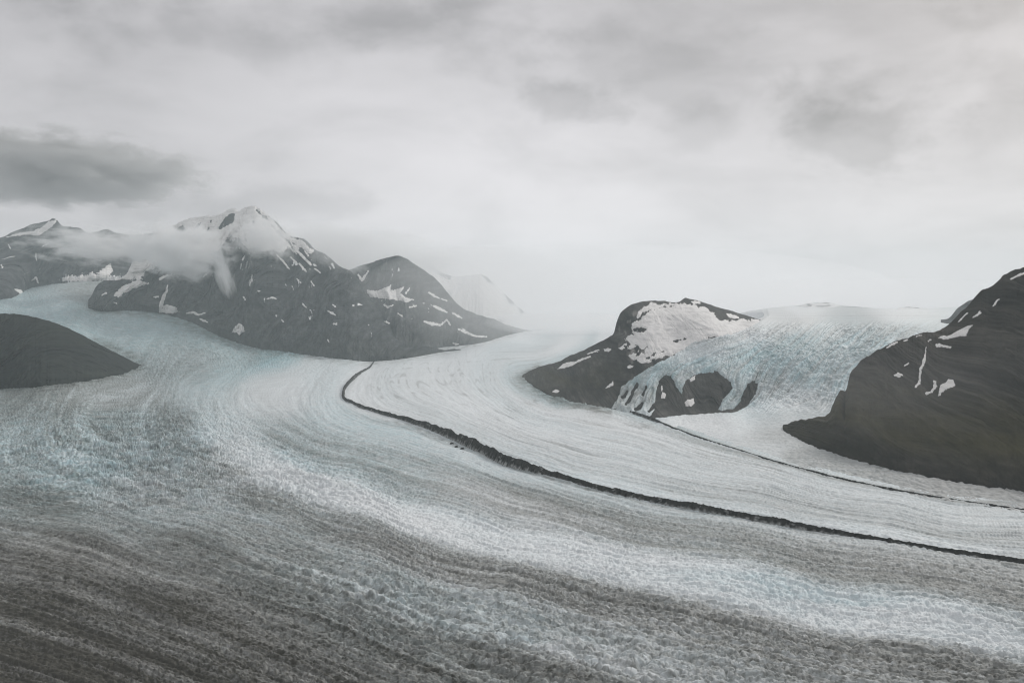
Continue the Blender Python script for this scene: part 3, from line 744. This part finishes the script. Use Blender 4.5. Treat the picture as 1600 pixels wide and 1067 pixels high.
    blue = shepard([(1250, 480, .0), (1400, 486, .03), (1250, 497, .02), (1200, 500, .03), (1200, 512, .15), (1150, 515, .05), (1110, 535, .2), (1300, 515, .3), (1250, 545, .65), (1350, 540, .6), (1420, 520, .35), (1180, 565, .8), (1100, 548, .2), (1060, 558, .25), (1110, 575, .65), (1050, 582, .6),
                    (1010, 595, .6), (985, 625, .3), (1060, 605, .6), (1250, 585, .6), (1300, 600, .5), (1200, 620, .3), (1140, 625, .55), (1250, 630, .18), (1100, 665, .04), (1200, 690, .12), (1300, 735, .15), (1500, 770, .05), (1330, 580, .5)], sy=2.2)(PX, PY)
    pt = fbm((X + wx) / 70, (Y * .4 + Z) / 50, 961, 4, .65)
    sp = fbm(X / 22, (Y * .4 + Z) / 18, 963, 3, .7)
    dd = dirt + (.03 + .16 * steep) * pt + (.04 + .08 * steep) * sp + (.05 + .25 * dirt * (1 - steep)) * st - steep * (.34 * fa + .22 * fb)
    # layered firn bands on the plateau
    band = fbm(X / 3000, (PY * 9 + fbm(X / 900, Y / 900, 965, 3) * 16) / 16, 967, 3)
    dd += .2 * np.clip(band, 0, 1) * np.exp(-((PY - 496) / 7) ** 2)
    col = ice_colour(dd, blue * .72 * (1.0 + .7 * pt + .3 * sp + .9 * fa * steep))
    kv = m > -1.2
    keep = kv[:-1, :-1] & kv[1:, 1:] & kv[1:, :-1] & kv[:-1, 1:]
    # plateau carries on behind its skyline
    bk = []; bc = []
    for k in range(1, 9):
        q = P[-1].copy(); q[:, 1] += 500 * k; q[:, 2] -= 4 * k * k
        bk.append(q[None]); bc.append(col[-1:])
    P = np.concatenate([P] + bk, 0); col = np.concatenate([col] + bc, 0)
    keep = np.concatenate([keep, np.broadcast_to(keep[-1:], (8, keep.shape[1]))], 0)
    o = grid_mesh('glacier', P, col, M_ICE, keep)
    tag(o, 'pale blue icefall pouring from the snow plateau between the knoll and the right hill', 'glacier', 'structure')
    return o


icefall = build_icefall()

# faint rock tips on the plateau skyline
for (x0, x1, pts, lab) in [(1235, 1330, [(1230, 480), (1252, 477), (1262, 474), (1276, 473), (1290, 472), (1305, 475), (1318, 478), (1340, 482)], 'low snow-dusted rock rise on the skyline of the snow plateau'),
                           (1395, 1460, [(1390, 486), (1408, 481), (1425, 479), (1440, 482), (1470, 487)], 'faintest tiny rock rise on the plateau skyline, nearer the right hill')]:
    s = column_sheet(x0, x1, 120, 24, [(x0 - 20, 489), (x1 + 20, 489)], pts, lin([(x0 - 20, 12500), (x1 + 20, 12500)], [(x0 - 20, 13500), (x1 + 20, 13500)]), 851 + x0, amp=40, gully=200, jit=.8, back=900)
    n = fbm(s.PX / 14, s.PY / 3, 860, 4)
    c = mix(np.array([.25, .25, .25]), SNOWC, sstep(-.3, .1, n + .4 * (1 - s.V))[..., None])
    tag(grid_mesh('rock_rise', s.P, full(s, c), M_SNOW), lab, 'hill', 'structure')


# ================================================================= moraines ==
def moraine(line, thick, seed, label, surf, ridge=.55, jag=.22):
    p = np.array(line, float)
    seg = np.hypot(np.diff(p[:, 0]), np.diff(p[:, 1])); L = np.concatenate([[0], np.cumsum(seg)])
    n = int(L[-1] * 1.5)
    u = np.linspace(0, L[-1], n)
    px = curve(np.stack([L, p[:, 0]], 1), u); py = curve(np.stack([L, p[:, 1]], 1), u)
    th = curve(thick, px if seed != 1 else u) * (1 + jag * 1.6 * fbm(u / 16, u * 0, seed, 4, .6))
    D = surf(px, py)
    lo = site(px, py, D)
    # tangent and cross direction on the ice, in metres
    tg = np.gradient(lo[:, :2], axis=0)
    k = np.ones(41) / 41
    tg = np.stack([np.convolve(np.pad(tg[:, i], 20, 'edge'), k, 'valid') for i in range(2)], 1)
    tg /= np.linalg.norm(tg, axis=1, keepdims=True)
    cr = np.stack([-tg[:, 1], tg[:, 0]], 1)
    mpp = D / F                                          # metres per pixel at that distance
    hgt = th * mpp * ridge
    # half width whose foreshortened size fills the rest of the thickness
    vis = np.abs(cr[:, 1]) * (H / D) + np.abs(cr[:, 0]) * np.abs(tg[:, 1]) * 1.0
    wid = np.clip(th * mpp * (1 - ridge) / np.maximum(vis, .02), 8, 130) * .62
    W = np.linspace(-1, 1, 34)
    q = np.zeros((34, n, 3))
    uu = np.cumsum(np.concatenate([[0], np.hypot(*np.diff(lo[:, :2], axis=0).T)]))
    for i, w in enumerate(W):
        wob = 1 + .5 * fbm(uu / 45, uu * 0 + (0 if w < 0 else 50), seed + 2, 5, .7) + .25 * gn(uu / 9, uu * 0 + w, seed + 3)
        q[i, :, :2] = lo[:, :2] + cr * (w * wid * wob)[:, None]
        prof = (1 - abs(w) ** 1.3)
        rug = (billow(uu / 9, w * wid / 8 + 3, seed + 4, 3, .6) - .2) * np.minimum(hgt * .4, 4) + fbm(uu / 110, uu * 0, seed + 6, 3) * hgt * .3
        q[i, :, 2] = lo[:, 2] + prof * (hgt + rug) - 3 + 2.5 * prof
    X = np.broadcast_to(uu, (34, n)); Yw = W[:, None] * wid[None]
    nn = fbm(X / 14, Yw / 10, seed + 8, 4, .65)
    col = mix(np.array([.014, .016, .015]), np.array([.075, .073, .066]), np.clip(.35 + nn * .9, 0, 1)[..., None])
    ic = np.clip(sstep(.22, .45, fbm(X / 24, Yw / 9, seed + 10, 4, .65)) * .55 + .8 * sstep(.62, 1., np.abs(W)[:, None] + .5 * fbm(X / 14, Yw / 7, seed + 12, 3)), 0, 1)
    col = mix(col, np.array([.36, .37, .36]), ic[..., None])
    o = grid_mesh('medial_moraine', q, col, M_DEBRIS)
    tag(o, label, 'moraine')
    return lo, cr, wid, uu


th1 = [(0, 5), (20, 6), (40, 9), (60, 10), (80, 9), (110, 9), (150, 11), (210, 17), (270, 24), (320, 28), (370, 25), (430, 19), (500, 15), (600, 15), (700, 16), (800, 15), (900, 14), (1000, 13), (1400, 13)]
M1 = moraine(MOR1, th1, 1, 'long black rubble moraine winding down the middle of the glacier', iceD)
th2 = [(980, 7), (1010, 8), (1030, 6), (1060, 4), (1150, 4), (1300, 5), (1450, 5), (1600, 6), (1760, 6)]
moraine(MOR2, th2, 2, 'thin dark moraine line curving from the rock knoll past the right hill', iceD)

# loose rubble heaps on the ice beside the big moraine
rng = np.random.default_rng(5)


def rubble(px, py, wpx, label, seed):
    D = float(iceD(px, py)); c = site(px, py, D)
    r = wpx * D / F / 2
    nu, nv = 18, 10
    P = np.zeros((nv, nu + 1, 3))
    for i in range(nv):
        for j in range(nu + 1):
            a = 2 * math.pi * (j % nu) / nu; e = math.pi / 2 * i / (nv - 1)
            k = 1 + .45 * float(gn(math.cos(a) * 1.7 + seed, math.sin(a) * 1.7 + e * 1.3, seed))
            P[i, j] = (math.cos(a) * math.cos(e) * r * k * 1.3, math.sin(a) * math.cos(e) * r * k * 1.5, math.sin(e) * r * .9 * k - r * .15)
    n = fbm(P[..., 0] / 3, P[..., 1] / 3 + P[..., 2], seed, 3)
    col = mix(np.array([.02, .022, .021]), np.array([.06, .06, .055]), np.clip(.5 + n, 0, 1)[..., None])
    o = grid_mesh('rubble_heap', P, col, M_DEBRIS, smooth=False)
    o.location = c
    tag(o, label, 'rubble heap', group='rubble heaps beside the big moraine')


for k, (x, y, w, lab) in enumerate([(706, 693, 5, 'small dark rubble heap on the ice, uppermost of four below the big moraine'),
                                    (713, 698, 4, 'tiny dark rubble heap on the ice, second of the four below the big moraine'),
                                    (722, 701, 5, 'small dark rubble heap on the ice, third of the four below the big moraine'),
                                    (722.5, 707.5, 4, 'tiny dark rubble heap, lowest and farthest out on the ice from the big moraine')]):
    rubble(x, y, w, lab, 70 + k)


# ======================================================= haze, mist, clouds ==
def vol_mat(name, density, color=(.985, .99, .99), noise=None, aniso=.1, absorb=None):
    m = bpy.data.materials.new(name); m.use_nodes = True
    nt = m.node_tree; N = nt.nodes; L = nt.links
    N.remove(N['Principled BSDF'])
    v = N.new('ShaderNodeVolumePrincipled')
    v.inputs['Color'].default_value = (*color, 1); v.inputs['Density'].default_value = density
    v.inputs['Anisotropy'].default_value = aniso
    if absorb:
        v.inputs['Absorption Color'].default_value = (*absorb, 1)
    L.new(v.outputs['Volume'], N['Material Output'].inputs['Volume'])
    if noise:
        scale, thr, soft, seed, warp = noise
        tc = N.new('ShaderNodeTexCoord')
        mp = N.new('ShaderNodeMapping'); mp.inputs['Location'].default_value = (seed * 3.1, seed * 1.7, seed)
        mp.inputs['Scale'].default_value = warp
        L.new(tc.outputs['Object'], mp.inputs['Vector'])
        n = N.new('ShaderNodeTexNoise'); n.inputs['Scale'].default_value = scale; n.inputs['Detail'].default_value = 5
        n.inputs['Roughness'].default_value = .62
        L.new(mp.outputs['Vector'], n.inputs['Vector'])
        ln = N.new('ShaderNodeVectorMath'); ln.operation = 'LENGTH'
        L.new(tc.outputs['Object'], ln.inputs[0])
        # 1 in the middle, 0 at the rim of the bank, broken by the noise
        a = N.new('ShaderNodeMath'); a.operation = 'MULTIPLY_ADD'; a.inputs[1].default_value = -1.0; a.inputs[2].default_value = 1.0
        L.new(ln.outputs['Value'], a.inputs[0])
        b = N.new('ShaderNodeMath'); b.operation = 'MULTIPLY_ADD'; b.inputs[1].default_value = 3.4
        L.new(n.outputs['Fac'], b.inputs[0]); L.new(a.outputs[0], b.inputs[2])
        mr = N.new('ShaderNodeMapRange'); mr.interpolation_type = 'SMOOTHSTEP'
        mr.inputs['From Min'].default_value = thr; mr.inputs['From Max'].default_value = thr + soft
        mr.inputs['To Min'].default_value = 0; mr.inputs['To Max'].default_value = density
        L.new(b.outputs[0], mr.inputs['Value'])
        rim = N.new('ShaderNodeMapRange'); rim.inputs['From Min'].default_value = 1.0; rim.inputs['From Max'].default_value = .8
        L.new(ln.outputs['Value'], rim.inputs['Value'])
        mu = N.new('ShaderNodeMath'); mu.operation = 'MULTIPLY'
        L.new(mr.outputs['Result'], mu.inputs[0]); L.new(rim.outputs['Result'], mu.inputs[1])
        L.new(mu.outputs[0], v.inputs['Density'])
    return m


def bank(name, px, py, D, wpx, hpx, depth, mat, label, cat, rot=0.0, group=None):
    """an ellipsoid of mist: object space is the unit ball"""
    import bmesh
    bm = bmesh.new(); bmesh.ops.create_icosphere(bm, subdivisions=4, radius=1.0)
    me = bpy.data.meshes.new(name); bm.to_mesh(me); bm.free()
    me.materials.append(mat)
    o = bpy.data.objects.new(name, me); coll.objects.link(o)
    o.location = site(px, py, D)
    o.rotation_euler = (0, rot, -math.atan2((px - CX), F))
    k = D / F
    o.scale = (wpx * k, depth, hpx * k)
    tag(o, label, cat, 'stuff', group)
    return o


g = 'low cloud banks on the main mountain'  # banks in this group are low cloud on the peaks, inside the haze
bank('mist_cloud', 1330, 470, 14600, 330, 34, 2600, vol_mat('mist_plateau', .00016, (.99, .99, .995), aniso=.25), 'white mist dissolving the skyline of the snow plateau', 'mist')
bank('mist_cloud', 160, 384, 12200, 155, 40, 900, vol_mat('cloud_left', .0042, noise=(3.2, 2.0, .6, 1, (1, 1, .8))), 'white bank of low cloud lying across the dip between the two left peaks', 'mist', .06, g)
bank('mist_cloud', 280, 392, 11300, 95, 54, 900, vol_mat('cloud_mid', .0062, noise=(3.0, 1.85, .6, 2, (1, 1, .9))), 'thickest white bank of low cloud below the snowy shoulder of the main peak', 'mist', .1, g)
bank('mist_cloud', 349, 424, 10900, 17, 48, 300, vol_mat('cloud_tongue', .0055, noise=(1.8, 1.75, .7, 3, (1, 1, .6))), 'narrow tongue of low cloud hanging down the dark face of the main peak', 'mist', -.28, g)
bank('mist_cloud', 412, 372, 11500, 62, 44, 700, vol_mat('cloud_right', .0044, noise=(2.4, 1.75, .9, 4, (1, 1, .9))), 'thin veil of low cloud just under the main summit', 'mist', .5, g)
bank('mist_cloud', 525, 398, 11700, 75, 36, 700, vol_mat('cloud_saddle', .0018, noise=(2.2, 1.8, .9, 6, (1, 1, .8))), 'thin wisp of low cloud on the right ridge of the main peak, before the second mountain', 'mist', .6, g)
bank('mist_cloud', 890, 506, 17000, 190, 17, 4500, vol_mat('mist_head', .0003, (.99, .99, .995), aniso=.25), 'low white fog hiding the upper end of the middle ice stream', 'mist')
bank('mist_cloud', 740, 470, 11800, 190, 85, 1300, vol_mat('mist_valley', .00016, (.99, .99, .995), aniso=.2), 'pale veil of mist standing before the cone-topped second mountain', 'mist')
bank('mist_cloud', 1450, 610, 2720, 330, 120, 260, vol_mat('mist_hill', .00026, noise=(1.7, 1.7, 1.1, 8, (1, 1, .7))), 'barely visible grey wisp of mist before the brown right hill', 'mist', .1)
bank('mist_cloud', 560, 400, 15800, 190, 52, 1300, vol_mat('cloud_behind', .0026, noise=(2.2, 1.6, 1., 5, (1, 1, .8))), 'grey cloud bank resting on the ridge behind the second mountain', 'mist', .1, g)
bank('mist_cloud', 880, 462, 19500, 520, 78, 4200, vol_mat('mist_far', .00016, (.99, .99, .995), aniso=.25), 'pale fog filling the head of the valley beyond the farthest peak', 'mist')

import bmesh
bm = bmesh.new(); bmesh.ops.create_cube(bm, size=1.0)
me = bpy.data.meshes.new('haze'); bm.to_mesh(me); bm.free()
me.materials.append(vol_mat('haze_air', 2.2e-5, (.85, .972, 1.0), aniso=0.2))
hz = bpy.data.objects.new('haze', me); coll.objects.link(hz)
hz.scale = (46000, 34000, 2450); hz.location = (0, 11500, 2450 / 2 - 160)
tag(hz, 'thin grey haze hanging in the whole valley', 'haze', 'stuff')

# dark cloud above the left ridge, higher than the haze
bank('cloud', 100, 266, 18500, 250, 68, 1800, vol_mat('dark_cloud', .0036, (.70, .705, .70), noise=(3.2, 1.85, .45, 7, (1, 1, .7))), 'dark grey cloud above the left ridge', 'cloud', .03)

# ===================================================================== sky ===
SUN_EL, SUN_AZ = math.radians(29), math.radians(35)      # azimuth from +Y towards +X
w = bpy.data.worlds.new('World'); scene.world = w; w.use_nodes = True
nt = w.node_tree; N = nt.nodes; L = nt.links
bg = N['Background']; bg.inputs['Strength'].default_value = 0.1
sky = N.new('ShaderNodeTexSky'); sky.sky_type = 'NISHITA'; sky.sun_disc = False
sky.sun_elevation = SUN_EL; sky.sun_rotation = SUN_AZ; sky.air_density = 1; sky.dust_density = 4
tc = N.new('ShaderNodeTexCoord')


def mnode(op, *ins):
    n = N.new('ShaderNodeMath'); n.operation = op
    for i, v in enumerate(ins):
        if isinstance(v, (int, float)): n.inputs[i].default_value = v
        else: L.new(v, n.inputs[i])
    return n.outputs[0]


def noise(vec, scale, detail, rough=.55, loc=(0, 0, 0), stretch=(1, 1, 1), dist=0.0):
    mp = N.new('ShaderNodeMapping'); mp.inputs['Location'].default_value = loc; mp.inputs['Scale'].default_value = stretch
    L.new(vec, mp.inputs['Vector'])
    n = N.new('ShaderNodeTexNoise'); n.inputs['Scale'].default_value = scale; n.inputs['Detail'].default_value = detail
    n.inputs['Roughness'].default_value = rough; n.inputs['Distortion'].default_value = dist
    L.new(mp.outputs['Vector'], n.inputs['Vector'])
    return n.outputs['Fac']


def mrange(v, a, b, c, d, smooth=True):
    n = N.new('ShaderNodeMapRange'); n.interpolation_type = 'SMOOTHSTEP' if smooth else 'LINEAR'
    for i, q in enumerate((a, b, c, d)): n.inputs[1 + i].default_value = q
    L.new(v, n.inputs['Value'])
    return n.outputs['Result']


gen = tc.outputs['Generated']
sep = N.new('ShaderNodeSeparateXYZ'); L.new(gen, sep.inputs[0])
dx, dy, dz = sep.outputs
# overcast deck: soft broad sheets, brighter towards the hidden sun low over the valley head
big = noise(gen, 2.2, 4, .5, (1.3, .2, .4), (1, 1, 3.2), .3)
fine = noise(gen, 6.5, 5, .55, (4.1, 2.2, .3), (1, 1, 2.6), .4)
val = mnode('ADD', mrange(big, .3, .72, .6, -.85), mrange(fine, .4, .72, .15, -.7))
glow = mnode('POWER', mnode('MAXIMUM', mnode('ADD', mnode('MULTIPLY', dx, .16), mnode('MULTIPLY', dy, .98)), 0.0), 10.0)
val = mnode('ADD', val, mnode('MULTIPLY', glow, 1.0))
val = mnode('ADD', val, mrange(dz, .02, .34, .35, -1.05))


def puff(px, py, sx, sy, depth, loc, thr=.1, soft=.9, nscale=9.0):
    """a darker cloud standing in a given direction of the sky"""
    x, y, z = [float(q) for q in ray(px, py)]
    l = math.sqrt(x * x + y * y + z * z)
    ex = mnode('DIVIDE', mnode('SUBTRACT', mnode('DIVIDE', dx, mnode('MAXIMUM', dy, .05)), x / y), sx / F)
    ez = mnode('DIVIDE', mnode('SUBTRACT', mnode('DIVIDE', dz, mnode('MAXIMUM', dy, .05)), z / y), sy / F)
    r = mnode('SQRT', mnode('ADD', mnode('MULTIPLY', ex, ex), mnode('MULTIPLY', ez, ez)))
    n = noise(gen, nscale, 6, .55, loc, (1, 1, 1.6), .2)
    q = mnode('ADD', mnode('SUBTRACT', 1.0, r), mnode('MULTIPLY', mnode('SUBTRACT', n, .5), 3.6))
    return mrange(q, thr, thr + soft, 0.0, -depth)


for a in [(1330, 200, 230, 80, 1.5, (3, 1, 2), .1, .9, 11.0), (1280, 160, 150, 65, 1.0, (6, 1, 2), .1, .9, 12.0), (885, 158, 105, 34, 1.0, (9, 3, 1), .1, .8, 16.0), (1090, 195, 70, 50, .8, (2, 7, 1)), (250, 50, 340, 80, .9, (5, 5, 5)), (640, 40, 280, 85, 1.0, (1, 8, 3)),
          (1560, 90, 240, 170, 1.0, (8, 8, 1)), (430, 325, 400, 55, 1.2, (1, 2, 9)), (1000, 95, 240, 90, .9, (3, 3, 9)), (90, 300, 260, 30, .6, (7, 2, 9)), (60, 20, 300, 110, .8, (2, 9, 4))]:
    val = mnode('ADD', val, puff(*a))
lum = mnode('MAXIMUM', mnode('ADD', val, 5.6), 1.0)
cc = N.new('ShaderNodeCombineColor')
L.new(mnode('MULTIPLY', lum, 1.03), cc.inputs[0]); L.new(mnode('MULTIPLY', lum, 1.0), cc.inputs[1]); L.new(mnode('MULTIPLY', lum, 1.03), cc.inputs[2])
mx = N.new('ShaderNodeMix'); mx.data_type = 'RGBA'; mx.inputs['Factor'].default_value = .97
L.new(sky.outputs[0], mx.inputs[6]); L.new(cc.outputs[0], mx.inputs[7])
L.new(mx.outputs[2], bg.inputs['Color'])

sl = bpy.data.lights.new('sun', 'SUN'); sl.energy = 1.5; sl.angle = math.radians(16); sl.color = (1, .97, .93)
so = bpy.data.objects.new('sun', sl); coll.objects.link(so)
from mathutils import Vector
d = Vector((math.sin(SUN_AZ) * math.cos(SUN_EL), math.cos(SUN_AZ) * math.cos(SUN_EL), math.sin(SUN_EL)))
so.rotation_euler = d.to_track_quat('Z', 'Y').to_euler()
so.location = d * 5000

# ================================================================== camera ===
cam = bpy.data.cameras.new('camera'); cam.lens = 35; cam.sensor_width = 36; cam.clip_start = 1; cam.clip_end = 90000
co = bpy.data.objects.new('camera', cam); coll.objects.link(co)
co.location = (0, 0, H); co.rotation_euler = (math.pi / 2 - PITCH, 0, 0)
scene.camera = co

scene.render.engine = 'CYCLES'
scene.view_settings.view_transform = 'Standard'; scene.view_settings.look = 'None'
scene.view_settings.exposure = 0.22; scene.view_settings.gamma = 1
cy = scene.cycles
cy.max_bounces = 6; cy.diffuse_bounces = 2; cy.glossy_bounces = 1; cy.volume_bounces = 4; cy.transparent_max_bounces = 8
cy.volume_step_rate = .35; cy.volume_max_steps = 256
cy.use_denoising = True; cy.denoising_prefilter = 'ACCURATE'; cy.filter_width = 1.1
